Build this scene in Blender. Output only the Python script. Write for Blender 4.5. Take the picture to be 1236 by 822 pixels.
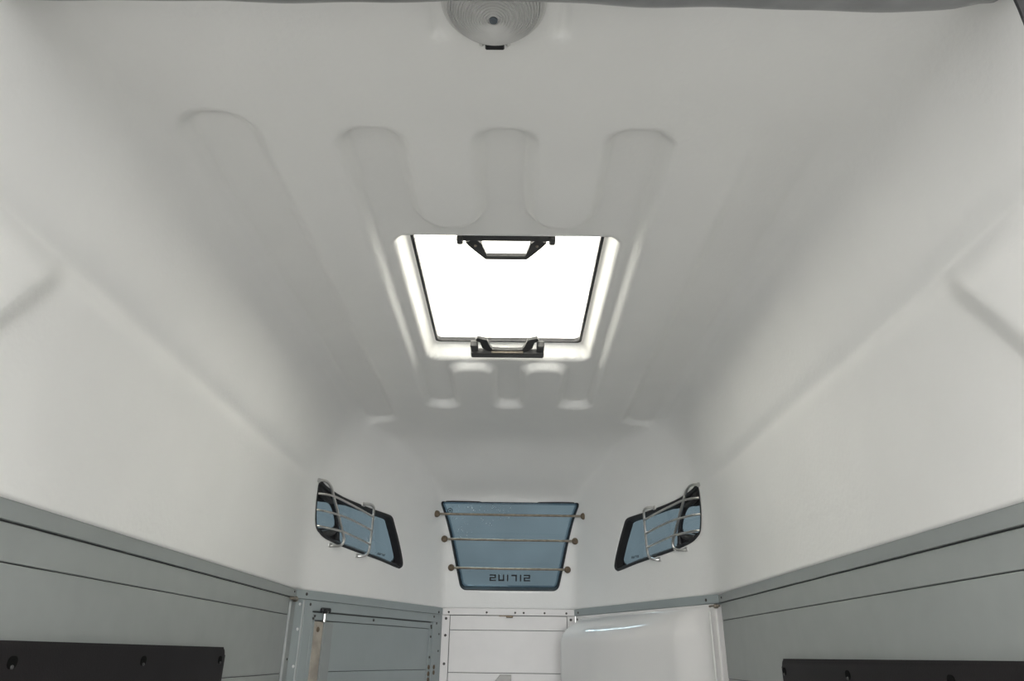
import bpy, bmesh, math, random
import numpy as np
from mathutils import Vector, Matrix

for o in list(bpy.data.objects):
    bpy.data.objects.remove(o)
sc = bpy.context.scene
COL = sc.collection
ZC = 1.35            # height of the lens above the trailer floor; every z below is measured from the lens

# ------------------------------------------------------------------ camera
PITCH, YAW, ROLL, FPX = .4213, -.0056, .0125, 850.0
cp, sp, cy, sy = math.cos(PITCH), math.sin(PITCH), math.cos(YAW), math.sin(YAW)
fw = Vector((sy * cp, cy * cp, sp)); rt = Vector((cy, -sy, 0)); up = rt.cross(fw)
rt2 = math.cos(ROLL) * rt + math.sin(ROLL) * up
up2 = -math.sin(ROLL) * rt + math.cos(ROLL) * up
cam = bpy.data.cameras.new('camera')
cam.sensor_width = 36.0
cam.lens = FPX / 1236 * 36.0
cam.clip_start = .02
camo = bpy.data.objects.new('camera', cam); COL.objects.link(camo)
m3 = Matrix((rt2, up2, -fw)).transposed()
camo.matrix_world = Matrix.Translation((.0227, 0, ZC)) @ m3.to_4x4()
sc.camera = camo

# ------------------------------------------------------------------ world: a bright hall all round
W = bpy.data.worlds.new('hall'); sc.world = W; W.use_nodes = True
nt = W.node_tree; nt.nodes.clear()
tc = nt.nodes.new('ShaderNodeTexCoord'); sx = nt.nodes.new('ShaderNodeSeparateXYZ')
rmp = nt.nodes.new('ShaderNodeValToRGB'); bg = nt.nodes.new('ShaderNodeBackground'); wo = nt.nodes.new('ShaderNodeOutputWorld')
mr = nt.nodes.new('ShaderNodeMapRange'); mr.inputs[1].default_value = -1; mr.inputs[2].default_value = 1
nt.links.new(tc.outputs['Generated'], sx.inputs[0]); nt.links.new(sx.outputs['Z'], mr.inputs[0])
nt.links.new(mr.outputs[0], rmp.inputs[0]); nt.links.new(rmp.outputs[0], bg.inputs[0]); nt.links.new(bg.outputs[0], wo.inputs[0])
el = rmp.color_ramp.elements
el[0].position = .45; el[0].color = (.735, .735, .73, 1)
el[1].position = .95; el[1].color = (1.0, .99, .95, 1)
bg.inputs[1].default_value = .85

# the open rear of the trailer, as a light portal for the hall
pd = bpy.data.lights.new('rear_opening_portal', 'AREA'); pd.shape = 'RECTANGLE'; pd.size = 1.66; pd.size_y = 2.2
pd.cycles.is_portal = True
po = bpy.data.objects.new('rear_opening_portal', pd); COL.objects.link(po)
po.location = (0, .52, .95 + ZC - 1.1); po.rotation_euler = (math.radians(90), 0, 0)   # faces +Y, into the trailer

# large fill light added far behind the camera to brighten the nose
gd = bpy.data.lights.new('rear_fill_light', 'AREA'); gd.shape = 'RECTANGLE'; gd.size = 6.0; gd.size_y = 4.2
gd.energy = 250; gd.color = (.97, .99, 1.0)
go = bpy.data.objects.new('rear_fill_light', gd); COL.objects.link(go); go.location = (0, -9.0, ZC - 1.8 + 2.1); go.rotation_euler = (math.radians(90), 0, 0)
# rows of hall lights high above the trailer
for hx in (-2.2, -.2, 1.8):
    hl = bpy.data.lights.new('hall_light_row', 'AREA'); hl.shape = 'RECTANGLE'; hl.size = .35; hl.size_y = 11.0
    hl.energy = 270; hl.color = (1.0, .985, .94)
    ho = bpy.data.objects.new('hall_light_row', hl); COL.objects.link(ho); ho.location = (hx, 3.0, ZC + 3.4)

sc.view_settings.view_transform = 'Standard'
sc.view_settings.look = 'None'
sc.view_settings.gamma = 1
sc.view_settings.use_curve_mapping = False
sc.view_settings.exposure = 0.87

# ------------------------------------------------------------------ materials
def mat(name, col, rough=.5, metal=0, spec=.5, noise=.0, nscale=8, bump=0, bscale=200, coat=0):
    m = bpy.data.materials.new(name); m.use_nodes = True
    t = m.node_tree; b = t.nodes['Principled BSDF']
    b.inputs['Base Color'].default_value = (*col, 1)
    b.inputs['Roughness'].default_value = rough; b.inputs['Metallic'].default_value = metal
    b.inputs['Specular IOR Level'].default_value = spec
    b.inputs['Coat Weight'].default_value = coat; b.inputs['Coat Roughness'].default_value = .03
    tx = t.nodes.new('ShaderNodeTexCoord')
    if noise:
        n = t.nodes.new('ShaderNodeTexNoise'); n.inputs['Scale'].default_value = nscale; n.inputs['Detail'].default_value = 5
        r = t.nodes.new('ShaderNodeValToRGB')
        r.color_ramp.elements[0].position = .3; r.color_ramp.elements[1].position = .7
        r.color_ramp.elements[0].color = (*[c * (1 - noise) for c in col], 1)
        r.color_ramp.elements[1].color = (*[min(1, c * (1 + noise)) for c in col], 1)
        t.links.new(tx.outputs['Object'], n.inputs['Vector']); t.links.new(n.outputs['Fac'], r.inputs[0])
        t.links.new(r.outputs[0], b.inputs['Base Color'])
    if bump:
        n2 = t.nodes.new('ShaderNodeTexNoise'); n2.inputs['Scale'].default_value = bscale; n2.inputs['Detail'].default_value = 2
        bp = t.nodes.new('ShaderNodeBump'); bp.inputs['Strength'].default_value = bump; bp.inputs['Distance'].default_value = .002
        t.links.new(tx.outputs['Object'], n2.inputs['Vector']); t.links.new(n2.outputs['Fac'], bp.inputs['Height'])
        t.links.new(bp.outputs[0], b.inputs['Normal'])
    return m

def glass(name, tint, gloss=.06, rough=.02):
    m = bpy.data.materials.new(name); m.use_nodes = True
    t = m.node_tree; t.nodes.clear()
    o = t.nodes.new('ShaderNodeOutputMaterial'); mx = t.nodes.new('ShaderNodeMixShader')
    tr = t.nodes.new('ShaderNodeBsdfTransparent'); gl = t.nodes.new('ShaderNodeBsdfGlossy')
    tx = t.nodes.new('ShaderNodeTexCoord'); n = t.nodes.new('ShaderNodeTexNoise'); n.inputs['Scale'].default_value = 3
    r = t.nodes.new('ShaderNodeValToRGB')
    r.color_ramp.elements[0].position = .35; r.color_ramp.elements[1].position = .7
    r.color_ramp.elements[0].color = (*[c * .94 for c in tint], 1); r.color_ramp.elements[1].color = (*[c * 1.05 for c in tint], 1)
    t.links.new(tx.outputs['Object'], n.inputs['Vector']); t.links.new(n.outputs['Fac'], r.inputs[0]); t.links.new(r.outputs[0], tr.inputs[0])
    gl.inputs['Roughness'].default_value = rough; gl.inputs[0].default_value = (.8, .8, .8, 1)
    fr = t.nodes.new('ShaderNodeLayerWeight'); fr.inputs[0].default_value = .5
    pw = t.nodes.new('ShaderNodeMath'); pw.operation = 'POWER'; pw.inputs[1].default_value = 5
    mu = t.nodes.new('ShaderNodeMath'); mu.operation = 'MULTIPLY_ADD'; mu.inputs[1].default_value = .9; mu.inputs[2].default_value = gloss / 2
    mu.use_clamp = True
    t.links.new(fr.outputs['Facing'], pw.inputs[0]); t.links.new(pw.outputs[0], mu.inputs[0]); t.links.new(mu.outputs[0], mx.inputs[0])
    t.links.new(tr.outputs[0], mx.inputs[1]); t.links.new(gl.outputs[0], mx.inputs[2]); t.links.new(mx.outputs[0], o.inputs[0])
    return m

M = {}
M['shell'] = mat('white_gelcoat_shell', (.86, .857, .842), .42, spec=.35, noise=.015, nscale=5, bump=.35, bscale=75)
M['alu'] = mat('grey_painted_aluminium', (.32, .342, .334), .42, spec=.45, noise=.035, nscale=14)
M['trim'] = mat('grey_trim_profile', (.29, .312, .307), .38, spec=.5, noise=.03, nscale=11)
M['doorgrey'] = mat('blue_grey_door_panel', (.32, .36, .365), .4, spec=.45, noise=.03, nscale=10)
M['ridge'] = mat('bright_aluminium_edge', (.40, .42, .42), .35, metal=.1, noise=.05, nscale=20)
M['white'] = mat('white_board', (.68, .66, .65), .4, noise=.02, nscale=12)
M['seam'] = mat('dark_joint', (.12, .125, .125), .7)
M['black'] = mat('black_rubber', (.018, .018, .02), .5, noise=.15, nscale=30)
M['blackplastic'] = mat('black_plastic_fitting', (.03, .03, .03), .4, noise=.15, nscale=30)
M['pad'] = mat('black_wall_pad', (.011, .0095, .0105), .65, spec=.25, noise=.12, nscale=9, bump=.15, bscale=300)
M['chrome'] = mat('brushed_steel_tube', (.62, .61, .59), .28, metal=1, noise=.06, nscale=40)
M['bronze'] = mat('dull_brown_steel', (.30, .26, .21), .38, metal=.8, noise=.2, nscale=60)
M['cap'] = mat('brown_rusty_bolt', (.17, .13, .09), .45, metal=.6, noise=.3, nscale=90)
M['screw'] = mat('steel_screw', (.75, .76, .76), .3, metal=.2, noise=.05, nscale=90)
M['darkscrew'] = mat('dark_screw_hole', (.07, .065, .06), .5, noise=.2, nscale=90)
M['seamscrew'] = mat('dull_dark_screw', (.05, .05, .05), .5, noise=.2, nscale=90)
M['slot'] = mat('black_slot', (.004, .004, .004), .8, spec=.1, noise=.1)
M['bracket'] = mat('warm_grey_bracket', (.40, .39, .37), .5, noise=.05, nscale=30)
M['wood'] = mat('pale_wood_strip', (.37, .335, .285), .6, noise=.18, nscale=25)
M['locker'] = mat('glossy_white_plastic', (.79, .775, .765), .12, spec=.6, noise=.012, nscale=4, coat=.6)
M['tarp'] = mat('grey_tarpaulin', (.24, .245, .25), .3, spec=.6, noise=.12, nscale=18, bump=.3, bscale=40)
M['concrete'] = mat('hall_concrete', (.27, .27, .265), .7, noise=.12, nscale=1.5)
M['rubberfloor'] = mat('grey_rubber_floor', (.20, .20, .20), .7, noise=.1, nscale=20)
M['lettering'] = mat('dark_lettering', (.015, .016, .02), .5, noise=.05)
M['mark'] = mat('grey_glass_mark', (.10, .12, .14), .5, noise=.1, nscale=50)
M['drop'] = mat('pale_droplet', (.55, .6, .63), .2, noise=.05, nscale=80)
M['lampwhite'] = mat('white_lamp_body', (.62, .62, .60), .35, noise=.02, nscale=20)
M['bead'] = glass('tinted_glass_edge', (.62, .68, .72), .05)
M['glass'] = glass('tinted_window_glass', (.33, .392, .425))
M['sideglass'] = glass('tinted_side_glass', (.33, .392, .425))
def lens_mat():
    m = mat('ribbed_lamp_lens', (.66, .66, .65), .22, spec=.6, noise=.05, nscale=30)
    m.node_tree.nodes['Principled BSDF'].inputs['Transmission Weight'].default_value = .1
    return m
M['lens'] = lens_mat()
def lid_mat():
    m = bpy.data.materials.new('translucent_white_lid'); m.use_nodes = True
    t = m.node_tree; t.nodes.clear()
    o = t.nodes.new('ShaderNodeOutputMaterial'); a = t.nodes.new('ShaderNodeBsdfTranslucent'); d = t.nodes.new('ShaderNodeBsdfDiffuse')
    tx = t.nodes.new('ShaderNodeTexCoord'); n = t.nodes.new('ShaderNodeTexNoise'); n.inputs['Scale'].default_value = 3
    r = t.nodes.new('ShaderNodeValToRGB'); r.color_ramp.elements[0].color = (.90, .895, .86, 1); r.color_ramp.elements[1].color = (.96, .955, .92, 1)
    t.links.new(tx.outputs['Object'], n.inputs['Vector']); t.links.new(n.outputs['Fac'], r.inputs[0])
    t.links.new(r.outputs[0], a.inputs[0]); d.inputs[0].default_value = (.8, .8, .78, 1)
    mx = t.nodes.new('ShaderNodeMixShader'); mx.inputs[0].default_value = .06
    t.links.new(a.outputs[0], mx.inputs[1]); t.links.new(d.outputs[0], mx.inputs[2]); t.links.new(mx.outputs[0], o.inputs[0])
    return m
M['lid'] = lid_mat()

# ------------------------------------------------------------------ object helpers
def props(o, label=None, cat=None, group=None, kind=None):
    if label: o['label'] = label
    if cat: o['category'] = cat
    if group: o['group'] = group
    if kind: o['kind'] = kind
    return o
BASE = {}
def thing(name, label, cat, base, group=None, kind=None):
    o = bpy.data.objects.new(name, None); COL.objects.link(o)
    o.empty_display_size = .05
    o.location = (base[0], base[1], base[2] + ZC)
    BASE[o.name] = Vector(base)
    return props(o, label, cat, group, kind)
def link_mesh(name, me, material, parent=None, smooth=None):
    o = bpy.data.objects.new(name, me); COL.objects.link(o)
    if material and not me.materials: me.materials.append(material)
    if parent: o.parent = parent
    return o
def obj(name, bm, material, parent=None, smooth=False, label=None, cat=None, group=None, kind=None):
    """links the bmesh as one object; vertices are given in lens-level coordinates"""
    if parent is None:
        xs = [v.co for v in bm.verts]
        b = Vector(((min(c.x for c in xs) + max(c.x for c in xs)) / 2, (min(c.y for c in xs) + max(c.y for c in xs)) / 2, min(c.z for c in xs)))
    else:
        b = BASE[parent.name]
    bmesh.ops.translate(bm, verts=bm.verts, vec=-b)
    bmesh.ops.recalc_face_normals(bm, faces=bm.faces)
    if smooth:
        for f in bm.faces: f.smooth = True
        if isinstance(smooth, float):
            for e in bm.edges:
                if len(e.link_faces) == 2 and e.calc_face_angle(0) > smooth: e.smooth = False
    me = bpy.data.meshes.new(name); bm.to_mesh(me); bm.free()
    o = link_mesh(name, me, material, parent)
    BASE[o.name] = b
    if parent is None: o.location = b + Vector((0, 0, ZC))
    return props(o, label, cat, group, kind)
I4 = Matrix.Identity(4)
def box(bm, lo, hi, F=I4, bev=0, seg=1):
    lo, hi = Vector(lo), Vector(hi)
    r = bmesh.ops.create_cube(bm, size=1, matrix=F @ Matrix.Translation((lo + hi) / 2) @ Matrix.Diagonal((*(hi - lo), 1)))
    if bev:
        es = list({e for v in r['verts'] for e in v.link_edges})
        bmesh.ops.bevel(bm, geom=es, offset=bev, segments=seg, profile=.5, affect='EDGES', clamp_overlap=True)
    return bm
def prism(bm, pts, z0, z1, F=I4, bev=0, seg=2):
    """outline in local xy, from z0 to z1"""
    a = [bm.verts.new(F @ Vector((p[0], p[1], z0))) for p in pts]
    b = [bm.verts.new(F @ Vector((p[0], p[1], z1))) for p in pts]
    n = len(pts); bm.faces.new(a[::-1]); top = bm.faces.new(b)
    for i in range(n): bm.faces.new((a[i], a[(i + 1) % n], b[(i + 1) % n], b[i]))
    if bev: bmesh.ops.bevel(bm, geom=list(top.edges), offset=bev, segments=seg, profile=.5, affect='EDGES')
    return bm
def smooth_path(pts, sub=6, closed=False):
    P = [np.array(p, float) for p in pts]; n = len(P); out = []
    rng = range(n) if closed else range(n - 1)
    for i in rng:
        p1, p2 = P[i], P[(i + 1) % n]
        p0 = P[i - 1] if (closed or i > 0) else p1
        p3 = P[(i + 2) % n] if (closed or i + 2 < n) else p2
        for k in range(sub):
            t = k / sub
            out.append(.5 * (2 * p1 + (p2 - p0) * t + (2 * p0 - 5 * p1 + 4 * p2 - p3) * t * t + (3 * p1 - p0 - 3 * p2 + p3) * t ** 3))
    if not closed: out.append(P[-1])
    return out
def tube(bm, pts, r, seg=10):
    P = [Vector(p) for p in pts]; rings = []
    d = (P[1] - P[0]).normalized(); u = d.orthogonal().normalized()
    for i, p in enumerate(P):
        t = ((P[min(i + 1, len(P) - 1)] - P[max(i - 1, 0)])).normalized()
        u = (u - t * u.dot(t)).normalized(); v = t.cross(u)
        rad = r[i] if isinstance(r, (list, tuple)) else r
        rings.append([bm.verts.new(p + rad * (math.cos(a) * u + math.sin(a) * v)) for a in [2 * math.pi * k / seg for k in range(seg)]])
    for A, B in zip(rings, rings[1:]):
        for k in range(seg): bm.faces.new((A[k], A[(k + 1) % seg], B[(k + 1) % seg], B[k]))
    bm.faces.new(rings[0][::-1]); bm.faces.new(rings[-1])
    return bm
def lathe(bm, prof, F=I4, seg=32, cap=True):
    """prof: (radius, height) pairs round the local z axis"""
    rings = []
    for r, h in prof:
        if r < 1e-6: rings.append([bm.verts.new(F @ Vector((0, 0, h)))])
        else: rings.append([bm.verts.new(F @ Vector((r * math.cos(2 * math.pi * k / seg), r * math.sin(2 * math.pi * k / seg), h))) for k in range(seg)])
    for A, B in zip(rings, rings[1:]):
        for k in range(seg):
            k2 = (k + 1) % seg
            if len(A) == 1 and len(B) == 1: continue
            if len(A) == 1: bm.faces.new((A[0], B[k2], B[k]))
            elif len(B) == 1: bm.faces.new((A[k], A[k2], B[0]))
            else: bm.faces.new((A[k], A[k2], B[k2], B[k]))
    return bm
def frame(o, ex, ey, ez):
    F = Matrix.Identity(4)
    for i, e in enumerate((ex, ey, ez)):
        for j in range(3): F[j][i] = e[j]
    for j in range(3): F[j][3] = o[j]
    return F
_screw = {}
def screw(parent, pos, nrm, kind='screw', r=.006, name='screw'):
    key = (kind, r)
    if key not in _screw:
        bm = bmesh.new(); lathe(bm, [(r, -.001), (r, .0012), (r * .75, .0026), (0, .0032)], seg=10)
        for f in bm.faces: f.smooth = True
        me = bpy.data.meshes.new('screw'); bm.to_mesh(me); bm.free(); me.materials.append(M[kind]); _screw[key] = me
    o = bpy.data.objects.new(name, _screw[key]); COL.objects.link(o); o.parent = parent
    o.location = Vector(pos) - BASE[parent.name]
    o.rotation_euler = Vector(nrm).to_track_quat('Z', 'Y').to_euler()
    return o

# ------------------------------------------------------------------ the moulded roof shell
WX, ZR, YC, YF, XF, H = .82, .2285, 2.89, 3.98, .351, .95
Y0 = .55
def unit(v): v = np.array(v, float); return v / np.linalg.norm(v)
planes = []
def addp(n, p):
    n = unit(n); planes.append((n, float(n @ np.array(p))))
addp((0, 0, 1), (0, 0, H))
addp((1, 0, .03 / .40), (WX, 0, ZR)); addp((-1, 0, .03 / .40), (-WX, 0, ZR))
addp((1, 0, .10 / .32), (.79, 0, .63)); addp((-1, 0, .10 / .32), (-.79, 0, .63))
B10 = math.radians(10)
NH = np.array([.9186, .3952, 0])
NA = {s: unit((s * NH[0] * math.cos(B10), NH[1] * math.cos(B10), math.sin(B10))) for s in (-1, 1)}
for s in (-1, 1): addp(NA[s], (s * WX, YC, ZR))
A23 = math.radians(23)
NF = np.array([0, math.cos(A23), math.sin(A23)])
addp(NF, (0, YF, ZR))
addp((0, .19, .54), (0, 3.74, .775))
PN = np.array([p[0] for p in planes]); PD = np.array([p[1] for p in planes])
KS = .022
def fval(P):
    g = P @ PN.T - PD
    m = g.max(-1)
    # blend the shell into sharp corners down at the rail, softer higher up
    k = KS * np.clip((P[..., 2] - ZR) / .12, .8, 1.0)
    return m + k * np.log(np.exp((g - m[..., None]) / k[..., None]).sum(-1))
def solve(C, D, lo, hi, it=46):
    a = np.full(C.shape[0], lo); b = np.full(C.shape[0], hi)
    for _ in range(it):
        m = (a + b) / 2; s = fval(C + m[:, None] * D) > 0
        b = np.where(s, m, b); a = np.where(s, a, m)
    return C + ((a + b) / 2)[:, None] * D
def on_shell(p, n):
    p = np.atleast_2d(np.array(p, float)); n = np.broadcast_to(np.array(n, float), p.shape)
    return solve(p - .25 * n, n, 0, .5)
def sstep(x): x = np.clip(x, 0, 1); return x * x * (3 - 2 * x)
def sd_rbox(x, y, cx, cy_, hx, hy, r):
    qx = np.abs(x - cx) - (hx - r); qy = np.abs(y - cy_) - (hy - r)
    return np.minimum(np.maximum(qx, qy), 0) + np.hypot(np.maximum(qx, 0), np.maximum(qy, 0)) - r
def poly_sd(Q, poly):
    """signed distance (negative inside) of points Q (n,2) to a closed polygon"""
    P = np.array(poly); N = len(P); d = np.full(len(Q), 1e9); ins = np.zeros(len(Q), bool)
    for i in range(N):
        a, b = P[i], P[(i + 1) % N]; e = b - a; w = Q - a
        t = np.clip((w @ e) / (e @ e), 0, 1); d = np.minimum(d, np.hypot(*(w - t[:, None] * e).T))
        c = ((a[1] > Q[:, 1]) != (b[1] > Q[:, 1]))
        with np.errstate(divide='ignore', invalid='ignore'):
            xi = (b[0] - a[0]) * (Q[:, 1] - a[1]) / (b[1] - a[1]) + a[0]
        ins ^= c & (Q[:, 0] < xi)
    return np.where(ins, -d, d)
# outlines of the windows
def round_poly(pts, radii, n=7):
    out = []; N = len(pts)
    for i in range(N):
        p, a_, b_ = np.array(pts[i]), np.array(pts[i - 1]), np.array(pts[(i + 1) % N]); r = radii[i]
        if r == 0: out.append(tuple(p)); continue
        u, v = (a_ - p) / np.linalg.norm(a_ - p), (b_ - p) / np.linalg.norm(b_ - p)
        for k in range(n + 1):
            t = k / n; q = p + r * ((1 - t) ** 2 * u + t * t * v); out.append(tuple(q))
    return out
FRONT = round_poly([(-.370, .741), (-.12, .745), (.12, .745), (.374, .740), (.341, .655), (.316, .563), (.292, .45), (.262, .3165), (0, .315), (-.255, .3165), (-.286, .45), (-.311, .565), (-.337, .655)],
                   [.028, 0, 0, .028, .03, .03, .03, .032, 0, .032, .03, .03, .03])
SIDE = [(-.058, .404), (-.052, .371), (-.030, .303), (.002, .242), (.038, .220), (.10, .202), (.253, .185), (.506, .166), (.66, .150), (.696, .152), (.71, .178), (.641, .263),
        (.560, .345), (.535, .366), (.495, .373), (.345, .375), (.137, .385), (.006, .405), (-.040, .418)]
SIDE = [tuple(p) for p in smooth_path(SIDE, 4, True)]
EA = {s: np.array([-s * .3952, .9186, 0]) for s in (-1, 1)}
TA = {}
for s in (-1, 1):
    t = np.cross(EA[s], NA[s]); TA[s] = t if t[2] > 0 else -t
AO = {s: np.array([s * WX, YC, ZR]) for s in (-1, 1)}

# skylight throat and pressed ribs
HX0, HX1, HY0, HY1 = -.298, .292, 1.525, 2.352      # lower mouth of the throat
TH_R, TH_H, TH_W = .05, .055, .030
def hole_sd(x, y): return sd_rbox(x, y, (HX0 + HX1) / 2, (HY0 + HY1) / 2, (HX1 - HX0) / 2, (HY1 - HY0) / 2, TH_R)
def plate_sd(x, y):
    d = sd_rbox(x, y, -.003, 1.95, .335, .845, .05)
    for cx in (-.137, .129):
        rear = sd_rbox(x, y, cx, .0, .075, 1.46, .074)
        front = sd_rbox(x, y, cx, 4.0, .077, 4.0 - 2.375, .055)
        for c in (rear, front):
            k = .06; h = np.maximum(k - np.abs(d + c), 0) / k
            d = np.maximum(d, -c) + h * h * k * .25
    return d
def ceil_disp(P):
    x, y = P[:, 0], P[:, 1]
    w = sstep((P[:, 2] - .86) / .06)
    d = .030 * sstep(.5 - plate_sd(x, y) / .031)
    for s in (-1, 1):
        d += (.021 if s < 0 else .015 * sstep((y - .95) / .6)) * sstep(.5 - sd_rbox(x, y, s * .572, 2.03, .073, .97, .06) / .036)  # right rib shallower, faded at the rear: its fainter shading put into the shape
        d += .009 * sstep(.5 - sd_rbox(x, y, s * .103 - .008, .5, .013, .37, .012) / .016)
    h = hole_sd(x, y)
    d += TH_H * (1 - (1 - np.clip(-h / TH_W, 0, 1)) ** 2)
    return d * w
def build_shell():
    ang = np.hypot(WX - XF, YF - YC)
    ys = np.concatenate([np.linspace(Y0, 3.1, 320)[:-1]])
    pts = []
    for y in ys:
        pts.append((-WX if y < YC else -(WX - (y - YC) * (WX - XF) / (YF - YC)), y, y))
    for y in np.linspace(3.1, YF, 110)[:-1]: pts.append((-(WX - (y - YC) * (WX - XF) / (YF - YC)), y, 3.1))
    fr = [(x, YF, 3.1) for x in np.linspace(-XF, 0, 46)]
    half = pts + fr
    per = half + [(-p[0], p[1], p[2]) for p in half[-2::-1]]
    per = np.array(per); nu = len(per)
    nw, nc = 84, 120
    f = np.concatenate([np.linspace(0, 1, nw), 1 + np.linspace(0, 1, nc + 1)[1:]])
    nt_ = len(f)
    V = np.zeros((nu, nt_, 3))
    for j, t in enumerate(f):
        C = np.stack([np.zeros(nu), per[:, 2], np.full(nu, ZR)], 1)
        R = np.stack([per[:, 0], per[:, 1], np.full(nu, ZR)], 1)
        top = R.copy(); top[:, 2] = H
        if t <= 1: T = R + t * (top - R)
        else:
            S = C.copy(); S[:, 2] = H; T = top + (t - 1) * (S - top)
        D = T - C; D /= np.linalg.norm(D, axis=1)[:, None]
        V[:, j] = solve(C, D, .05, 3.0) if j else R
    P = V.reshape(-1, 3)
    # pillar folds low on both side walls, near the open rear
    for s in (-1, 1):
        yl = 1.090 + (P[:, 2] - .63) * .60
        wgt = (P[:, 0] * s > .5) * sstep((.645 - P[:, 2]) / .10) * sstep((P[:, 2] - ZR) / .07)
        P[:, 0] -= s * .016 * wgt * sstep((yl - P[:, 1]) / .06 + .5)
        # moulded ledge along the shoulder of the roof
        q = (P[:, 2] - .633) / .026
        P[:, 0] += s * .011 * np.exp(-q * q) * (P[:, 0] * s > .6) * sstep((2.75 - P[:, 1]) / .2)
    P[:, 2] += ceil_disp(P)
    i = np.arange(nu - 1)[:, None] * nt_ + np.arange(nt_ - 1)[None, :]
    Q = np.stack([i, i + nt_, i + nt_ + 1, i + 1], -1).reshape(-1, 4)
    # cut the openings: slide the nearest vertices onto each outline, then drop the faces inside
    keep = np.ones(len(Q), bool)
    def proj_front(P): return P[:, [0, 2]], (P[:, 1] > 3.3)
    def proj_side(s):
        def g(P):
            w = P - AO[s]; return np.stack([w @ EA[s], w @ TA[s]], 1), (np.abs(w @ NA[s]) < .25) & (P[:, 0] * s > .2)
        return g
    E = np.concatenate([Q[:, [0, 1]], Q[:, [1, 2]], Q[:, [2, 3]], Q[:, [3, 0]]]); E.sort(1); E = np.unique(E, axis=0)
    jobs = [(lambda P: (P[:, :2], P[:, 2] > .85), lambda q: hole_sd(q[:, 0], q[:, 1]) + TH_W + .003),
            (proj_front, lambda q: poly_sd(q, FRONT)), (proj_side(-1), lambda q: poly_sd(q, SIDE)), (proj_side(1), lambda q: poly_sd(q, SIDE))]
    for pr, sd in jobs:
        q, region = pr(P); d = np.full(len(P), 1.0)
        lo, hi = q[region].min(0), q[region].max(0)
        d[region] = sd(q[region])
        for _ in range(8):
            a, b = E[:, 0], E[:, 1]
            cr = (d[a] * d[b] < 0) & region[a] & region[b] & (np.abs(d[a]) > 1e-6) & (np.abs(d[b]) > 1e-6)
            if not cr.any(): break
            a, b = a[cr], b[cr]; t = d[a] / (d[a] - d[b])
            mv = np.where(t < .5, a, b); pos = P[a] + t[:, None] * (P[b] - P[a]); dist = np.minimum(t, 1 - t)
            o_ = np.argsort(-dist); tgt = {}
            for k in o_: tgt[mv[k]] = k
            for v, k in tgt.items(): P[v] = pos[k]; d[v] = 0
        # a face that straddles the outline corner to corner keeps only its outer half
        dq = d[Q]; strad = (dq.min(1) < -1e-6) & (dq.max(1) > 1e-6)
        for fi in np.nonzero(strad)[0]:
            for k in range(4):
                if dq[fi, k] < -1e-6: Q[fi, k] = Q[fi, k - 1]
        keep &= ~((d[Q].min(1) < -1e-6) & (d[Q].max(1) <= 1e-6))
    Q = Q[keep]
    used = np.zeros(len(P), bool); used[Q.ravel()] = True
    remap = np.cumsum(used) - 1; P = P[used]; Q = remap[Q]
    # drop collapsed edges at the nose pole
    b = np.array([0, 2.0, ZR])
    me = bpy.data.meshes.new('ceiling')
    faces = []
    for f_ in Q[:, ::-1].tolist():
        g_ = [v for k, v in enumerate(f_) if v != f_[k - 1]]
        if len(set(g_)) == len(g_) and len(g_) > 2: faces.append(g_)
    me.from_pydata((P - b).tolist(), [], faces)
    bm = bmesh.new(); bm.from_mesh(me)
    bmesh.ops.remove_doubles(bm, verts=bm.verts, dist=2e-4)
    for fc in bm.faces: fc.smooth = True
    bm.to_mesh(me); bm.free()
    o = link_mesh('ceiling', me, M['shell'])
    o.location = (b[0], b[1], b[2] + ZC)
    so = o.modifiers.new('thickness', 'SOLIDIFY'); so.thickness = .005; so.offset = -1; so.use_even_offset = False
    BASE[o.name] = Vector(b)
    return props(o, 'white moulded roof shell with pressed ribs over the trailer', 'ceiling', kind='structure')
shell = build_shell()

# ------------------------------------------------------------------ floors
bm = bmesh.new(); box(bm, (-WX, Y0, -ZC - .03), (WX, YF + .05, -ZC))
obj('floor', bm, M['rubberfloor'], label='dark rubber floor of the trailer', cat='floor', kind='structure')
bm = bmesh.new(); box(bm, (-9, -9, -ZC - .62), (9, 11, -ZC - .5))
obj('ground', bm, M['concrete'], label='grey concrete ground of the hall around the trailer', cat='ground', kind='structure')

# ------------------------------------------------------------------ side walls of wide boards
def side_wall(s, name):
    b = thing(name, ('left' if s < 0 else 'right') + ' side wall of wide grey aluminium boards below the white shell', 'wall', (s * (WX + .008), 1.7, -ZC), kind='structure')
    bm = bmesh.new(); box(bm, sorted_lo(s * (WX + .006), s * (WX + .016), Y0, YC + .02, -ZC, ZR - .002)[0], sorted_lo(s * (WX + .006), s * (WX + .016), Y0, YC + .02, -ZC, ZR - .002)[1])
    obj('backing_panel', bm, M['seam'], b)
    zs = [ZR - .034, .132, -.068, -.268, -.468, -.668, -.868, -1.068, -1.268]
    for z1, z0 in zip(zs, zs[1:]):
        bm = bmesh.new(); lo, hi = sorted_lo(s * WX, s * (WX + .0065), Y0, YC - .012, z0 + .0011, z1 - .0011)
        box(bm, lo, hi, bev=.0012); obj('plank', bm, M['alu'], b)
    return b
def sorted_lo(x0, x1, y0, y1, z0, z1):
    return (min(x0, x1), min(y0, y1), min(z0, z1)), (max(x0, x1), max(y0, y1), max(z0, z1))
wl = side_wall(-1, 'wall_left'); wr = side_wall(1, 'wall_right')

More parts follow.
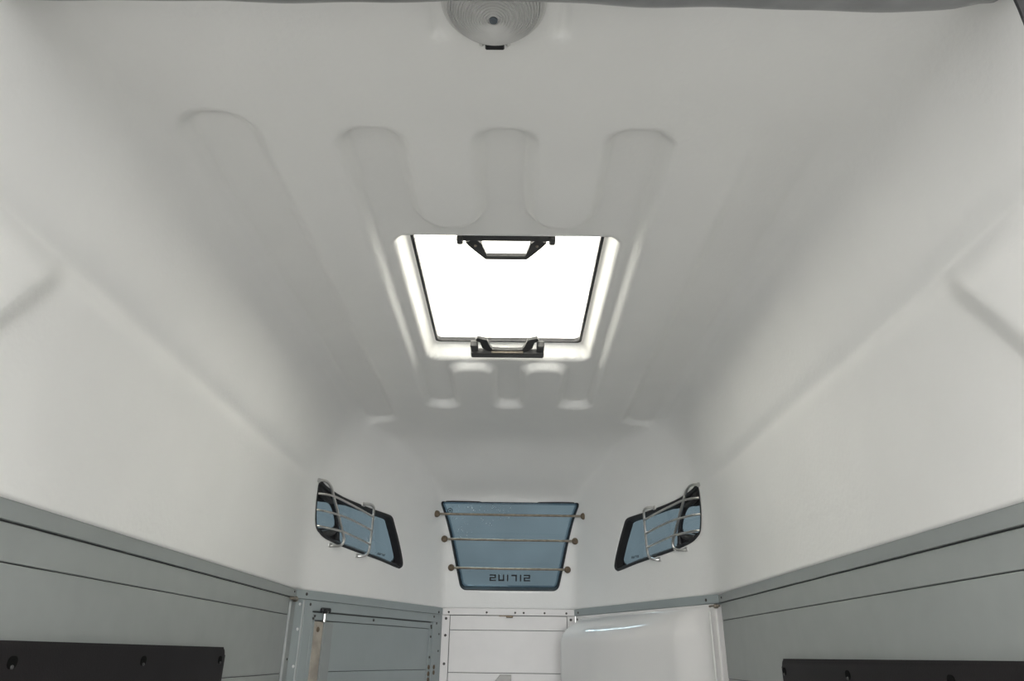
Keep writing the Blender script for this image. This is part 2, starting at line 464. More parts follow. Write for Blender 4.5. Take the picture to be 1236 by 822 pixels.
# rails under the shell
def rail_trim(name, s):
    t = thing(name, 'flat grey rail along the top of the ' + ('left' if s < 0 else 'right') + ' board wall', 'trim', (s * WX, 1.7, ZR - .034), kind='structure')
    bm = bmesh.new(); lo, hi = sorted_lo(s * (WX - .004), s * (WX + .008), Y0, YC, ZR - .032, ZR + .002); box(bm, lo, hi, bev=.001)
    obj('rail', bm, M['trim'], t)
    return t
trl = rail_trim('trim_1', -1); trr = rail_trim('trim_2', 1)
screw(trl, (-WX + .004, YC - .03, ZR - .012), (1, 0, 0), 'darkscrew', .004)
screw(trr, (WX - .004, YC - .045, ZR - .016), (-1, 0, 0), 'darkscrew', .004)

# local frames of the two angled fronts: x along the wall, y up, z into the trailer
LA = math.hypot(WX - XF, YF - YC)
FA = {}
for s in (-1, 1):
    FA[s] = frame(AO[s] - np.array([0, 0, ZR]), EA[s], (0, 0, 1), (-s * NH[0], -NH[1], 0))

# corner strip left
t = thing('trim_3', 'folded grey corner strip between left board wall and angled door frame', 'trim', (-WX, YC, -ZC), kind='structure')
bm = bmesh.new(); box(bm, (-WX - .004, YC - .062, -ZC), (-WX + .005, YC, ZR - .034), bev=.001)
obj('strip', bm, M['trim'], t)
bm = bmesh.new(); box(bm, (-WX, YC - .068, -ZC), (-WX + .009, YC - .060, ZR - .05), bev=.002); obj('lip', bm, M['ridge'], t, label='bright edge of the corner strip')
for z in (-.02,): screw(t, (-WX + .005, YC - .02, z), (1, 0, 0), 'darkscrew', .0045)
bm = bmesh.new(); box(bm, (-WX + .004, YC - .085, ZR - .044), (-WX + .022, YC - .02, ZR - .034), bev=.003); lathe(bm, [(.010, 0), (.010, .012), (.006, .016), (0, .017)], frame((-WX + .005, YC - .03, ZR - .039), (0, 1, 0), (0, 0, 1), (1, 0, 0)), 12)
obj('latch_pin', bm, M['bronze'], t)

# ------------------------------------------------------------------ angled door on the left
F = FA[-1]
d = thing('door_1', 'blue grey angled door with boards and a riveted frame, left of the front window', 'door', tuple(AO[-1] * np.array([1, 1, 0]) + np.array([.2, .5, -ZC])), kind='structure')
def Fw(s, z, o=0): return F @ Vector((s, z, o))
Fn = Vector((NH[0], -NH[1], 0))
bm = bmesh.new(); box(bm, (0, -ZC, -.02), (LA, ZR, -.012), F); obj('backing_panel', bm, M['seam'], d)
bm = bmesh.new(); box(bm, (0, ZR - .033, -.012), (LA, ZR + .001, .006), F, bev=.001); obj('rail', bm, M['doorgrey'], d)
jz = .156
bm = bmesh.new(); box(bm, (.046, jz, -.012), (LA, ZR - .034, .002), F, bev=.001); obj('header', bm, M['doorgrey'], d)
bm = bmesh.new(); box(bm, (0, -ZC, -.012), (.114, ZR - .034, .003), F, bev=.001); obj('jamb', bm, M['doorgrey'], d)
bm = bmesh.new(); box(bm, (1.092, -ZC, -.012), (LA, jz - .0005, .002), F, bev=.001); obj('jamb', bm, M['doorgrey'], d)
bm = bmesh.new(); box(bm, (.046, -ZC, .002), (.056, ZR - .036, .008), F, bev=.002); obj('ridge', bm, M['ridge'], d, label='bright raised edge on the jamb')
bm = bmesh.new(); box(bm, (.062, -ZC, .002), (.072, ZR - .05, .0055), F, bev=.0015); obj('ridge', bm, M['doorgrey'], d)
leaf0, leaf1 = .118, 1.088
bm = bmesh.new(); box(bm, (leaf0, .123, -.012), (leaf1, jz - .006, .000), F, bev=.001); obj('top_rail', bm, M['doorgrey'], d)
bm = bmesh.new(); box(bm, (1.064, -ZC, -.012), (leaf1, .1225, .000), F, bev=.001); obj('stile', bm, M['doorgrey'], d)
bm = bmesh.new(); box(bm, (leaf0, -ZC, -.012), (.136, .1225, .001), F, bev=.001); obj('stile', bm, M['doorgrey'], d)
bm = bmesh.new(); box(bm, (.137, -ZC, -.010), (.190, .118, .004), F, bev=.002); wd = obj('wood_strip', bm, M['wood'], d, label='pale brown wooden strip')
bm = bmesh.new(); box(bm, (.191, -ZC, -.010), (.246, .118, .010), F, bev=.001); obj('cover_strip', bm, M['trim'], d)
zs = [.1215, -.0655, -.2655, -.4655, -.6655, -.8655, -1.0655, -1.2655]
for z1, z0 in zip(zs, zs[1:]):
    bm = bmesh.new(); box(bm, (.248, z0 + .001, -.012), (1.063, z1 - .001, -.003), F, bev=.001); obj('plank', bm, M['doorgrey'], d)
bm = bmesh.new(); tube(bm, [Fw(.185, .155, .010), Fw(.185, .117, .010)], .007); box(bm, (.176, .148, .0), (.196, .158, .018), F, bev=.002)
obj('bolt_rod', bm, M['chrome'], d, smooth=.6)
bm = bmesh.new(); box(bm, (.160, .152, .0), (.218, .170, .016), F, bev=.004); lathe(bm, [(.010, 0), (.010, .012), (0, .016)], frame(Fw(.175, .157, .012), EA[-1], (0, 0, 1), Fn), 12)
obj('bolt_catch', bm, M['black'], d)
for s_, z_ in ((.03, .175), (.034, .085), (.036, -.045)): screw(d, Fw(s_, z_, .004), Fn, 'screw', .006)
for s_, z_, k, r in ((.06, .214, 'darkscrew', .006), (.095, .178, 'darkscrew', .006), (.068, .160, 'darkscrew', .006),
                     (.132, .137, 'darkscrew', .005), (.124, .128, 'darkscrew', .005), (.55, .140, 'darkscrew', .006),
                     (1.075, .136, 'darkscrew', .006), (1.078, .126, 'darkscrew', .005), (1.076, .085, 'darkscrew', .006), (1.074, -.01, 'darkscrew', .006),
                     (1.10, .181, 'darkscrew', .006), (1.14, .205, 'darkscrew', .006), (1.13, .150, 'darkscrew', .006), (1.16, .10, 'darkscrew', .005), (1.16, .02, 'darkscrew', .005),
                     (1.072, -.055, 'cap', .011), (1.072, -.085, 'cap', .011), (1.072, -.112, 'cap', .011), (1.125, -.055, 'cap', .011), (1.125, -.08, 'cap', .011)):
    screw(d, Fw(s_, z_, .0065 if z_ > .2 else .002), Fn, k, r)
screw(d, Fw(.158, .088, .004), Fn, 'cap', .010, name='knot')

# ------------------------------------------------------------------ white front wall
f = thing('wall_front', 'white front wall of boards under the front window', 'wall', (0, YF, -ZC), kind='structure')
def fbox(name, x0, x1, z0, z1, o, material, **k):
    bm = bmesh.new(); box(bm, (x0, YF - o, z0), (x1, YF + .012, z1), bev=.001); return obj(name, bm, material, f, **k)
bm = bmesh.new(); box(bm, (-XF, YF + .012, -ZC), (XF, YF + .02, ZR)); obj('backing_panel', bm, M['seam'], f)
fbox('rail', -XF + .002, XF - .002, ZR - .033, ZR + .001, .005, M['white'])
fbox('post', -XF + .002, -.309, -ZC, ZR - .035, .002, M['white'])
fbox('post', .309, XF - .002, -ZC, ZR - .035, .002, M['white'])
zs = [ZR - .035, .122, -.080, -.282, -.484, -.686, -.888, -1.09, -1.292]
for z1, z0 in zip(zs, zs[1:]): fbox('plank', -.306, .306, z0 + .0012, z1 - .0012, 0, M['white'])
for x_ in (-.315, -.115, .035, .08, .19, .305): screw(f, (x_, YF - .005, ZR - .020), (0, -1, 0), 'darkscrew', .0055)
for z_ in (.177, .095, -.04): screw(f, (-.328, YF - .002, z_), (0, -1, 0), 'darkscrew', .007)
screw(f, (.328, YF - .002, .177), (0, -1, 0), 'darkscrew', .007)
bm = bmesh.new(); box(bm, (-.012, YF - .025, .183), (.024, YF, .194), bev=.003); box(bm, (-.05, YF - .008, .190), (-.01, YF, .195), bev=.001)
obj('catch', bm, M['cap'], f)
# grey bracket lower down
bm = bmesh.new(); prism(bm, [(.018, -.088), (-.040, -.088), (-.095, -.150), (-.095, -.30), (.018, -.30)], .0, .035, frame((0, YF, 0), (1, 0, 0), (0, 0, 1), (0, -1, 0)), bev=.004)
obj('wall_bracket', bm, M['bracket'], None, label='small grey bracket with one slanted corner on the white front wall', cat='bracket')

# ------------------------------------------------------------------ right angled wall, its rail and the white moulded locker
F2 = FA[1]
g = thing('wall_front_right', 'angled right front wall behind the white locker door', 'wall', tuple(AO[1] * np.array([1, 1, 0]) + np.array([-.2, .5, -ZC])), kind='structure')
Fn2 = Vector((-NH[0], -NH[1], 0))
bm = bmesh.new(); box(bm, (0, -ZC, -.02), (LA, ZR, -.004), F2); obj('backing_panel', bm, M['doorgrey'], g)
bm = bmesh.new(); box(bm, (0, ZR - .033, -.012), (LA, ZR + .001, .006), F2, bev=.001); obj('rail', bm, M['doorgrey'], g)
for s_ in (.075, 1.14): screw(g, F2 @ Vector((s_, ZR - .018, .006)), Fn2, 'darkscrew', .006)

lk = thing('locker_door', 'glossy white moulded locker door bulging out below the right front window', 'locker door', tuple(F2 @ Vector((.6, -ZC + .02, .03))))
def locker():
    bm = bmesh.new(); S0, S1, Z0, Z1 = .012, 1.135, -ZC + .02, .192
    ns, nz = 90, 110
    ss = np.linspace(S0, S1, ns); zz = Z0 + (Z1 - Z0) * (1 - (1 - np.linspace(0, 1, nz)) ** 1.8)
    def hh(s, z):
        a = .145 * sstep((s - .06) / .16) * (.35 + .65 * sstep((s - .10) / .75)) * (1 - sstep((s - 1.02) / .085) ** 2)
        b = 1 - (1 - np.clip((Z1 - .012 - z) / .13, 0, 1)) ** 2.6 if z < Z1 - .012 else 0
        c = sstep((z - Z0 - .02) / .1)
        return a * b * c + .022
    V = [[bm.verts.new(F2 @ Vector((s, z, hh(s, z)))) for z in zz] for s in ss]
    Bk = [[None] * nz for _ in ss]
    for i in range(ns - 1):
        for j in range(nz - 1): bm.faces.new((V[i][j], V[i + 1][j], V[i + 1][j + 1], V[i][j + 1]))
    # returns down to the wall
    loop = [(i, 0) for i in range(ns)] + [(ns - 1, j) for j in range(1, nz)] + [(i, nz - 1) for i in range(ns - 2, -1, -1)] + [(0, j) for j in range(nz - 2, 0, -1)]
    back = [bm.verts.new(F2 @ Vector((ss[i], zz[j], .0))) for i, j in loop]
    for k in range(len(loop)):
        k2 = (k + 1) % len(loop); a, b_ = V[loop[k][0]][loop[k][1]], V[loop[k2][0]][loop[k2][1]]
        bm.faces.new((a, back[k], back[k2], b_))
    bm.faces.new(back)
    return bm
obj('moulding', locker(), M['locker'], lk, smooth=.7)
bm = bmesh.new(); box(bm, (-.012, -ZC + .02, .0), (.020, .190, .032), F2, bev=.006, seg=2); obj('edge_profile', bm, M['white'], lk)
bm = bmesh.new(); box(bm, (.034, -ZC + .03, .018), (.046, .17, .026), F2, bev=.003); obj('hinge_bead', bm, M['lampwhite'], lk)
bm = bmesh.new(); box(bm, (-.03, .180, .02), (.03, .188, .034), F2, bev=.003)
lathe(bm, [(.008, 0), (.008, .012), (.005, .016), (0, .016)], frame(F2 @ Vector((-.02, .182, .03)), EA[1], (0, 0, 1), Fn2), 12)
obj('hinge_pin', bm, M['bronze'], lk)
screw(lk, F2 @ Vector((1.12, .177, .022)), Fn2, 'darkscrew', .006)

# ------------------------------------------------------------------ windows
def ring(contour3, n, offs, mname, name, parent, smooth=False):
    """sweeps a profile of (inset, depth) pairs along a closed contour of shell points"""
    n = unit(n); P = np.array(contour3); N = len(P); bm = bmesh.new(); R = []
    for i in range(N):
        t = unit(P[(i + 1) % N] - P[i - 1]); side = unit(np.cross(n, t))
        R.append((P[i], side))
    c = P.mean(0)
    if np.mean([(c - p) @ s_ for p, s_ in R]) < 0: R = [(p, -s_) for p, s_ in R]
    rows = [[bm.verts.new(p + s_ * a + n * b_) for (a, b_) in offs] for p, s_ in R]
    for i in range(N):
        A, Bq = rows[i], rows[(i + 1) % N]
        for k in range(len(offs)):
            k2 = (k + 1) % len(offs); bm.faces.new((A[k], A[k2], Bq[k2], Bq[k]))
    return obj(name, bm, M[mname], parent, smooth=.6)
def pane(contour3, n, inset, depth, th, mname, name, parent, flat_o=None):
    n = unit(n); P = np.array(contour3); N = len(P); c = P.mean(0); bm = bmesh.new(); out = []
    for i in range(N):
        t = unit(P[(i + 1) % N] - P[i - 1]); side = unit(np.cross(n, t))
        if (c - P[i]) @ side < 0: side = -side
        q = P[i] + side * inset
        if flat_o is not None: q = q - n * ((q - flat_o) @ n)
        out.append(q + n * depth)
    a = [bm.verts.new(p) for p in out]; b_ = [bm.verts.new(p + n * th) for p in out]
    bm.faces.new(a[::-1]); bm.faces.new(b_)
    for i in range(N): bm.faces.new((a[i], a[(i + 1) % N], b_[(i + 1) % N], b_[i]))
    return obj(name, bm, M[mname], parent)
GLY = {'2': (78, [(0, 0, 78, 14), (62, 0, 78, 43), (0, 29, 78, 43), (0, 29, 16, 71), (0, 57, 78, 71)]),
       'u': (73, [(0, 0, 17, 71), (0, 54, 73, 71), (56, 0, 73, 71)]), 'i': (17, [(0, 0, 17, 71)]),
       '7': (68, [(0, 0, 68, 17), (51, 0, 68, 71)])}
SEQ = [('2', 325), ('u', 432), ('i', 538), ('7', 592), ('i', 697), ('2', 745)]
def letters(parent, F, w, single):
    """the maker's lettering on the outside, read from behind: F has x right, y up, z towards the trailer"""
    k = w / 498; joined = bmesh.new()
    for ch, x0 in SEQ:
        bm = bmesh.new() if single else joined
        for a, b_, c, d_ in GLY[ch][1]:
            box(bm, (k * (x0 - 574 + a), -k * 1.12 * d_, 0), (k * (x0 - 574 + c), -k * 1.12 * b_, .0008), F)
        if single: obj('letter', bm, M['lettering'], parent)
    if not single: obj('lettering', joined, M['lettering'], parent)
    else: joined.free()
# front window
w1 = thing('window_1', 'blue tinted trapezoid front window with dark mirrored lettering', 'window', (0, 3.9, .31), kind='structure')
FO = np.array([0, YF, ZR])
c3 = on_shell([(x, YF - (z - ZR) * math.tan(A23), z) for x, z in FRONT], (0, 1, 0))
ring(c3, NF, [(-.0015, -.0025), (.002, -.0025), (.005, .0), (.011, .026), (-.0015, .026)], 'black', 'rubber_seal', w1)
ring(c3, NF, [(.009, .020), (.018, .019), (.020, .0255), (.009, .0255)], 'bead', 'inner_bead', w1)
def front_pane():
    zs = np.linspace(.3175, .7425, 36); poly = np.array(FRONT); rows = []
    for z in zs:
        xs = []
        for i in range(len(poly)):
            a, b = poly[i], poly[(i + 1) % len(poly)]
            if (a[1] - z) * (b[1] - z) < 0: xs.append(a[0] + (z - a[1]) / (b[1] - a[1]) * (b[0] - a[0]))
        x = np.linspace(min(xs), max(xs), 22)
        rows.append(on_shell(np.stack([x, YF - (z - ZR) * math.tan(A23) + 0 * x, z + 0 * x], 1), (0, 1, 0)) + NF * .0258)
    bm = bmesh.new(); L = [[[bm.verts.new(p + NF * k) for p in r] for r in rows] for k in (0, .004)]
    nr, nc = len(rows), 22
    for i in range(nr - 1):
        for j in range(nc - 1):
            for l in L: bm.faces.new((l[i][j], l[i][j + 1], l[i + 1][j + 1], l[i + 1][j]))
    rim = [(0, j) for j in range(nc)] + [(i, nc - 1) for i in range(1, nr)] + [(nr - 1, j) for j in range(nc - 2, -1, -1)] + [(i, 0) for i in range(nr - 2, 0, -1)]
    for (a, b), (c, d_) in zip(rim, rim[1:] + rim[:1]): bm.faces.new((L[0][a][b], L[0][c][d_], L[1][c][d_], L[1][a][b]))
    return obj('pane', bm, M['glass'], w1, smooth=.7)
front_pane()
TF = np.array([0, -math.sin(A23), math.cos(A23)])
letters(w1, frame(np.array([.005, YF, ZR]) + NF * .024 + TF * .172, (1, 0, 0), TF, -NF), .216, True)
bm = bmesh.new(); Fm = frame(np.array([-.318, YF, ZR]) + NF * .022 + TF * .508, (1, 0, 0), TF, -NF)
for a in range(0, 360, 60): box(bm, (-.006, .010, 0), (.006, .014, .0008), Fm @ Matrix.Rotation(math.radians(a), 4, 'Z'))
box(bm, (-.004, -.004, 0), (.004, .004, .0008), Fm); obj('glass_mark', bm, M['mark'], w1, label='small round stamp in the upper corner')
random.seed(4); bm = bmesh.new()
for _ in range(90):
    u, v = random.random() ** 1.5, random.random() ** 2.2
    p = np.array([-.31 + .32 * u, YF, ZR]) + NF * .024 + TF * (.535 - .20 * v * (1 - .7 * u))
    bmesh.ops.create_icosphere(bm, subdivisions=1, radius=random.uniform(.0012, .0026), matrix=Matrix.Translation(Vector(p)))
obj('water_droplets', bm, M['drop'], w1, kind='stuff')
# the three rods across the front window
for i, (xl, xr, z_, nm) in enumerate(((-.376, .384, .666, 'topmost'), (-.340, .345, .555, 'middle'), (-.304, .308, .419, 'lowest'))):
    y_ = float(on_shell([(xr, YF - (z_ - ZR) * math.tan(A23), z_)], NF)[0][1]) - .022
    b = thing('window_rod', nm + ' of three thin steel rods across the front window', 'window bar', (0, y_, z_), group='rods across the front window')
    bm = bmesh.new(); tube(bm, [(xl, y_, z_ + .003), (-.2, y_ - .004, z_ + .001), (.0, y_ - .006, z_ - .001), (.2, y_ - .004, z_ - .001), (xr, y_, z_ - .001)], .0062, 10); obj('rod', bm, M['bronze'], b, smooth=.6)
    for x_, zz_ in ((xl, z_ + .003), (xr, z_ - .001)):
        p = np.array([x_, y_, zz_]); q = on_shell([p], NF)[0]
        bm = bmesh.new(); Fk = frame(p - NF * .012, (1, 0, 0), TF, NF)
        L = float((q - p) @ NF) + .014
        lathe(bm, [(0, -.002), (.010, -.001), (.0165, .005), (.0175, .013), (.014, .022), (.010, .026), (.010, L)], Fk, 16); obj('end_bolt', bm, M['cap'], b, smooth=.6)

# side windows, their guards
def side_window(s, name):
    side = 'left' if s < 0 else 'right'
    n = NA[s]; e = EA[s]; t = TA[s]; o = AO[s]
    def S(a, b_, off=0): return o + a * e + b_ * t - off * n        # off: towards the trailer
    cs = on_shell([S(a, b_) for a, b_ in SIDE], n)
    w = thing(name, 'small blue tinted side window with black frame, high on the ' + side + ' of the front', 'window', tuple(S(.33, .15)), kind='structure')
    ring(cs, n, [(-.005, -.003), (.004, -.005), (.012, -.002), (.020, .020), (.022, .030), (-.005, .034)], 'black', 'rubber_seal', w)
    # flat outer frame and glass, set back outside the shell
    GL = [(.155, .352), (.204, .274), (.243, .207), (.44, .188), (.635, .172), (.664, .178), (.678, .200), (.640, .262), (.562, .338), (.535, .350), (.385, .353)]
    GLs = smooth_path(GL, 3, True)
    G2 = [(-.002, .332), (.05, .343), (.105, .346), (.148, .315), (.178, .27), (.15, .252), (.107, .245), (.04, .240), (.014, .28)]
    G2s = smooth_path(G2, 3, True)
    Fp = frame(S(0, 0, -.030), e, t, -n)
    outer = [(a * 1.05 + .012, (b_ - .28) * 1.10 + .28) for a, b_ in SIDE]
    # black printed plate with two openings, 6 mm thick
    bm = bmesh.new()
    for loop in (outer, GLs, G2s):
        vs = [bm.verts.new(Fp @ Vector((p[0], p[1], 0))) for p in loop]
        for i in range(len(vs)): bm.edges.new((vs[i], vs[(i + 1) % len(vs)]))
    bmesh.ops.triangle_fill(bm, edges=list(bm.edges), use_beauty=True)
    r = bmesh.ops.extrude_face_region(bm, geom=list(bm.faces))
    bmesh.ops.translate(bm, verts=[v for v in r['geom'] if isinstance(v, bmesh.types.BMVert)], vec=Vector(n * .006))
    obj('glass_border', bm, M['black'], w)
    bm = bmesh.new(); prism(bm, [tuple(p) for p in GLs], -.005, -.002, Fp); obj('pane', bm, M['sideglass'], w)
    bm = bmesh.new(); prism(bm, [tuple(p) for p in G2s], -.005, -.002, Fp); obj('quarter_pane', bm, M['sideglass'], w)
    bm = bmesh.new(); tube(bm, [Fp @ Vector((a, b_, .004)) for a, b_ in ((.115, .372), (.140, .345), (.178, .285), (.198, .25), (.205, .21))], [.012, .009, .007, .008, .013], 8); obj('mullion', bm, M['black'], w, smooth=.6)
    bm = bmesh.new(); tube(bm, [Fp @ Vector((a, b_, .012)) for a, b_ in ((-.02, .41), (.01, .385), (.06, .362), (.11, .355))], [.026, .020, .014, .010], 8); obj('hinge_cover', bm, M['blackplastic'], w, smooth=.6)
    bm = bmesh.new(); tube(bm, [Fp @ Vector((a, b_, .010)) for a, b_ in ((.085, .222), (.12, .228), (.16, .240), (.18, .255))], [.013, .017, .014, .008], 8); obj('hinge_cover', bm, M['blackplastic'], w, smooth=.6)
    # little lettering near the low front corner
    if s < 0: letters(w, frame(S(.552, .200, -.024), e, t, -n), .062, False)
    else: letters(w, frame(S(.560, .203, -.024), -e, t, -n), .062, False)
    # guard
    g_ = thing('window_guard', 'chrome tube guard of two uprights and three bars over the ' + side + ' side window', 'window guard', tuple(S(.2, .16, .02)), group='chrome guards on the side windows')
    def T(pts, r, nm, sub=5):
        bm = bmesh.new(); tube(bm, smooth_path([S(*p) for p in pts], sub), r, 10); return obj(nm, bm, M['chrome'], g_, smooth=.6)
    def shell_off(a, b_): 
        q = on_shell([S(a, b_)], n)[0]; return float((o - q) @ n)
    T([(-.062, .413, .012), (-.044, .418, .030), (-.018, .416, .034), (.010, .402, .034), (.036, .375, .034), (.051, .357, .034), (.082, .325, .034), (.110, .293, .034), (.149, .250, .034), (.170, .226, .034), (.176, .205, .033), (.163, .190, .030), (.140, .184, .014), (.130, .184, .002)], .0058, 'upright')
    T([(.292, .381, .002), (.300, .386, .016), (.312, .386, .030), (.328, .379, .034), (.336, .360, .034), (.354, .281, .034), (.366, .215, .034), (.366, .190, .034), (.358, .176, .031), (.342, .167, .016), (.334, .166, .002)], .0058, 'upright')
    T([(-.052, .362, -.012), (-.02, .368, .022), (.035, .371, .036), (.10, .366, .036), (.20, .356, .036), (.341, .338, .036)], .0046, 'crossbar')
    T([(-.028, .302, -.012), (.01, .306, .020), (.100, .306, .036), (.20, .300, .036), (.354, .281, .036)], .0046, 'crossbar')
    T([(.0, .243, -.012), (.035, .246, .020), (.145, .246, .036), (.22, .240, .036), (.364, .223, .036)], .0046, 'crossbar')
    for a, b_ in ((-.066, .414), (.130, .184), (.290, .381), (.332, .166)):
        q = on_shell([S(a, b_)], n)[0]; bm = bmesh.new()
        box(bm, (-.013, -.009, -.004), (.013, .009, .008), frame(q, e, t, -n), bev=.003); obj('clip', bm, M['chrome'], g_)
side_window(-1, 'window_2'); side_window(1, 'window_3')

# ------------------------------------------------------------------ roof hatch
ZT = H + .030 + TH_H                       # top of the throat
hx0, hx1, hy0, hy1 = HX0 + TH_W, HX1 - TH_W, HY0 + TH_W, HY1 - TH_W
rh = thing('roof_hatch', 'bright white translucent roof hatch in a black gasket in the ceiling', 'skylight', (0, (hy0 + hy1) / 2, ZT))
def rrect(x0, x1, y0, y1, r, n=6):
    out = []
    for cx, cy_, a0 in ((x1 - r, y1 - r, 0), (x0 + r, y1 - r, 90), (x0 + r, y0 + r, 180), (x1 - r, y0 + r, 270)):
        for k in range(n + 1):
            a = math.radians(a0 + 90 * k / n); out.append((cx + r * math.cos(a), cy_ + r * math.sin(a)))
    return out
o1 = rrect(hx0 - .004, hx1 + .004, hy0 - .004, hy1 + .004, .030); o2 = rrect(hx0 + .012, hx1 - .012, hy0 + .012, hy1 - .012, .022)
bm = bmesh.new(); N = len(o1); vs = []
for p, q in zip(o1, o2):
    vs.append([bm.verts.new((p[0], p[1], ZT + .012)), bm.verts.new((p[0], p[1], ZT - .003)), bm.verts.new((q[0], q[1], ZT - .003)), bm.verts.new((q[0], q[1], ZT + .012))])
for i in range(N):
    for k in range(4): bm.faces.new((vs[i][k], vs[i][(k + 1) % 4], vs[(i + 1) % N][(k + 1) % 4], vs[(i + 1) % N][k]))
obj('gasket', bm, M['black'], rh)
bm = bmesh.new(); prism(bm, rrect(hx0 - .03, hx1 + .03, hy0 - .03, hy1 + .03, .05), ZT + .0125, ZT + .0165); obj('lid', bm, M['lid'], rh)
def hatch_handle(y_bar, z_bar, dir_, reach, drop, hw, bar_h, kind):
    b = kind
    bm = bmesh.new(); box(bm, (-.134, y_bar - .016, z_bar - bar_h), (.124, y_bar + .016, z_bar), bev=.004)
    if dir_ > 0:
        for x0, x1 in ((-.134, -.118), (.108, .124)): box(bm, (x0, y_bar - .012, z_bar - bar_h - .012), (x1, y_bar + .014, z_bar - bar_h + .004), bev=.003)
    obj('hinge_bar', bm, M['blackplastic'], b)
    return b
hd = thing('hatch_handle', 'black trapezoid grab handle on a bar at the rear edge of the hatch', 'handle', (0, 1.575, 1.0), group='black hatch handles')
hatch_handle(1.572, 1.018, 1, 0, 0, 0, .022, hd)
bm = bmesh.new(); tube_pts = [(-.100, 1.592, 1.006), (-.086, 1.612, 1.004), (-.074, 1.640, 1.002), (-.060, 1.668, 1.0), (.049, 1.668, 1.0), (.063, 1.640, 1.002), (.075, 1.612, 1.004), (.090, 1.592, 1.006)]
def flat_bar(bm, pts, w, th):
    """flat strip of thickness th swept in plan along pts with half-width w at each"""
    P = [np.array(p) for p in pts]; n_ = len(P); rows = []
    for i in range(n_):
        t = unit(P[min(i + 1, n_ - 1)] - P[max(i - 1, 0)]); sd_ = np.array([-t[1], t[0], 0]); ww = w[i] if isinstance(w, (list, tuple)) else w
        rows.append([bm.verts.new(P[i] + sd_ * a * ww + np.array([0, 0, c * th])) for a, c in ((-1, -.5), (1, -.5), (1, .5), (-1, .5))])
    for A, Bq in zip(rows, rows[1:]):
        for k in range(4): bm.faces.new((A[k], A[(k + 1) % 4], Bq[(k + 1) % 4], Bq[k]))
    bm.faces.new(rows[0][::-1]); bm.faces.new(rows[-1]); return bm
flat_bar(bm, tube_pts, [.016, .018, .012, .009, .009, .012, .018, .016], .010); obj('grip', bm, M['blackplastic'], hd)
for x_ in (-.087, .077): screw(hd, (x_, 1.612, .9985), (0, 0, -1), 'bronze', .004)
hf = thing('hatch_handle', 'black folding handle with two lugs at the front edge of the hatch', 'handle', (0, 2.28, .97), group='black hatch handles')
bm = bmesh.new(); box(bm, (-.134, 2.268, .962), (.122, 2.300, .988), bev=.004); obj('hinge_bar', bm, M['blackplastic'], hf)
bm = bmesh.new(); box(bm, (-.062, 2.262, .966), (.050, 2.270, .978), bev=.002); obj('inset_plate', bm, M['bronze'], hf, label='dull metal plate')
bm = bmesh.new()
flat_bar(bm, [(-.112, 2.205, .997), (-.088, 2.215, .993), (-.080, 2.245, .985), (-.062, 2.262, .978), (-.03, 2.262, .978), (.02, 2.262, .978), (.050, 2.262, .978), (.068, 2.245, .985), (.076, 2.215, .993), (.100, 2.205, .997)],
         [.010, .016, .016, .013, .008, .008, .013, .016, .016, .010], .010)
obj('grip', bm, M['blackplastic'], hf)
for x_ in (-.121, .109):
    bm = bmesh.new(); box(bm, (x_ - .013, 2.225, .972), (x_ + .013, 2.285, .998), bev=.004); obj('lug', bm, M['blackplastic'], hf)

# ------------------------------------------------------------------ round ceiling lamp
LC = (-.017, .797)
lm = thing('ceiling_lamp', 'round white ceiling lamp with a ribbed lens and black switch above the camera', 'lamp', (LC[0], LC[1], H))
Fd = frame((LC[0], LC[1], H), (1, 0, 0), (0, -1, 0), (0, 0, -1))
bm = bmesh.new(); lathe(bm, [(.0, .001), (.084, 0), (.084, .008), (.080, .012), (.070, .013)], Fd, 64); obj('lamp_base', bm, M['lampwhite'], lm, smooth=.6)
bm = bmesh.new(); prof = [(.074, .008)]
for k in range(17):
    r = .073 * (1 - k / 17) + .002; zz = .010 + .036 * math.sqrt(max(0, 1 - (r / .0765) ** 2)); prof += [(r, zz - .0004), (r - .0016, zz + .0026), (r - .0032, zz + .0008)]
prof = [p for p in prof if p[0] > .0085] + [(.0085, .046)]
lathe(bm, prof + [(0, .046)], Fd, 72); obj('lens', bm, M['lens'], lm, smooth=.45)
bm = bmesh.new(); lathe(bm, [(.0065, .045), (.0065, .0485), (.004, .050), (0, .0502)], Fd, 16); obj('lens_button', bm, M['mark'], lm, smooth=.6)
bm = bmesh.new(); box(bm, (-.016, -.080, .010), (.016, -.064, .026), Fd, bev=.002); obj('switch', bm, M['black'], lm)
for sx_ in (-1, 1):
    bm = bmesh.new(); box(bm, (sx_ * .022 - .004, -.078, .010), (sx_ * .022 + .004, -.068, .022), Fd, bev=.003); obj('switch_end', bm, M['lampwhite'], lm)

# ------------------------------------------------------------------ rolled tarpaulin across the rear opening, and its strap
tp = thing('rolled_tarpaulin', 'grey rolled tarpaulin hanging across the top of the rear opening', 'tarpaulin', (0, .692, .85))
bm = bmesh.new(); rng = random.Random(3); ns, nk = 70, 28; rows = []
for i in range(ns + 1):
    x = -.70 + 1.40 * i / ns; fx = i / ns
    sag = -.010 * sstep((x - .0) / .55) - .004 * math.sin(fx * 9) * .3
    if x > .625: sag += .016 * sstep((x - .625) / .075)
    R_ = .043 + .0012 * math.sin(fx * 23) + .0008 * math.sin(fx * 51)
    row = []
    for k in range(nk):
        a = 2 * math.pi * k / nk
        rr = R_ * (1 + .025 * math.sin(3 * a + fx * 14) + .015 * math.sin(5 * a - fx * 31)) + (.004 if k == 20 else 0)
        row.append(bm.verts.new((x, .694 + rr * math.cos(a), .8845 + sag + rr * math.sin(a) * .95)))
    rows.append(row)
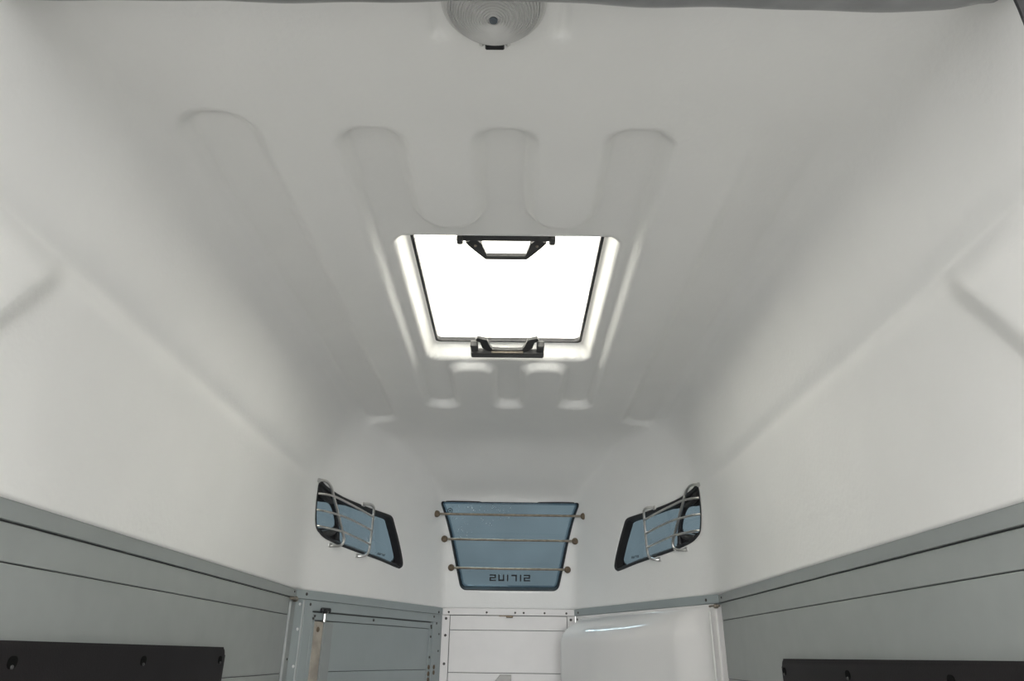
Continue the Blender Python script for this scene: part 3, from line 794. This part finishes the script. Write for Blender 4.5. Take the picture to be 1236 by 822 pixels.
for A, Bq in zip(rows, rows[1:]):
    for k in range(nk): bm.faces.new((A[k], A[(k + 1) % nk], Bq[(k + 1) % nk], Bq[k]))
bm.faces.new(rows[0][::-1]); bm.faces.new(rows[-1])
obj('roll', bm, M['tarp'], tp, smooth=.9)
st = thing('tarpaulin_strap', 'dark strap hanging at the right end of the rolled tarpaulin', 'strap', (.673, .66, .69))
bm = bmesh.new(); pts_ = [(.684, .664, .862), (.685, .660, .82), (.686, .659, .775), (.687, .660, .74), (.689, .661, .69)]
r_ = []
for p in pts_: r_.append([bm.verts.new(Vector(p) + Vector(q)) for q in ((-.014, -.002, 0), (.016, -.002, 0), (.016, .002, 0), (-.014, .002, 0))])
for A, Bq in zip(r_, r_[1:]):
    for k in range(4): bm.faces.new((A[k], A[(k + 1) % 4], Bq[(k + 1) % 4], Bq[k]))
bm.faces.new(r_[0][::-1]); bm.faces.new(r_[-1]); obj('webbing', bm, M['black'], st)
bm = bmesh.new(); box(bm, (.672, .650, .715), (.708, .668, .735), bev=.004); obj('buckle', bm, M['blackplastic'], st)

# ------------------------------------------------------------------ black pads on the side walls
def pad(s):
    side = 'left' if s < 0 else 'right'
    p = thing('wall_pad', 'black protective panel with slotted holes low on the ' + side + ' board wall', 'wall pad', (s * (WX - .01), 1.4, -.45), group='black wall panels')
    y1 = 2.205 if s < 0 else 2.235
    Fq = frame((s * WX, 0, 0), (0, 1, 0), (0, 0, 1), (-s, 0, 0))
    z1 = .014 if s < 0 else .002
    rim = rrect(.62, y1, -.45, z1, .022)
    bm = bmesh.new(); prism(bm, rim, 0, .022, Fq, bev=.006, seg=3)
    obj('panel', bm, M['pad'], p, smooth=.5)
    for y_ in ((1.27, 1.72, 2.17) if s < 0 else (1.38, 1.80, 2.215)):
        bm = bmesh.new(); zz_ = z1 - .033
        prism(bm, rrect(y_ - .012, y_ + .012, zz_ - .010, zz_ + .010, .0095), .0215, .0232, Fq)
        sl = obj('slot', bm, M['slot'], p)
        screw(p, Fq @ Vector((y_, zz_ - .007, .0230)), (-s, 0, 0), 'seamscrew', .0035)
pad(-1); pad(1)
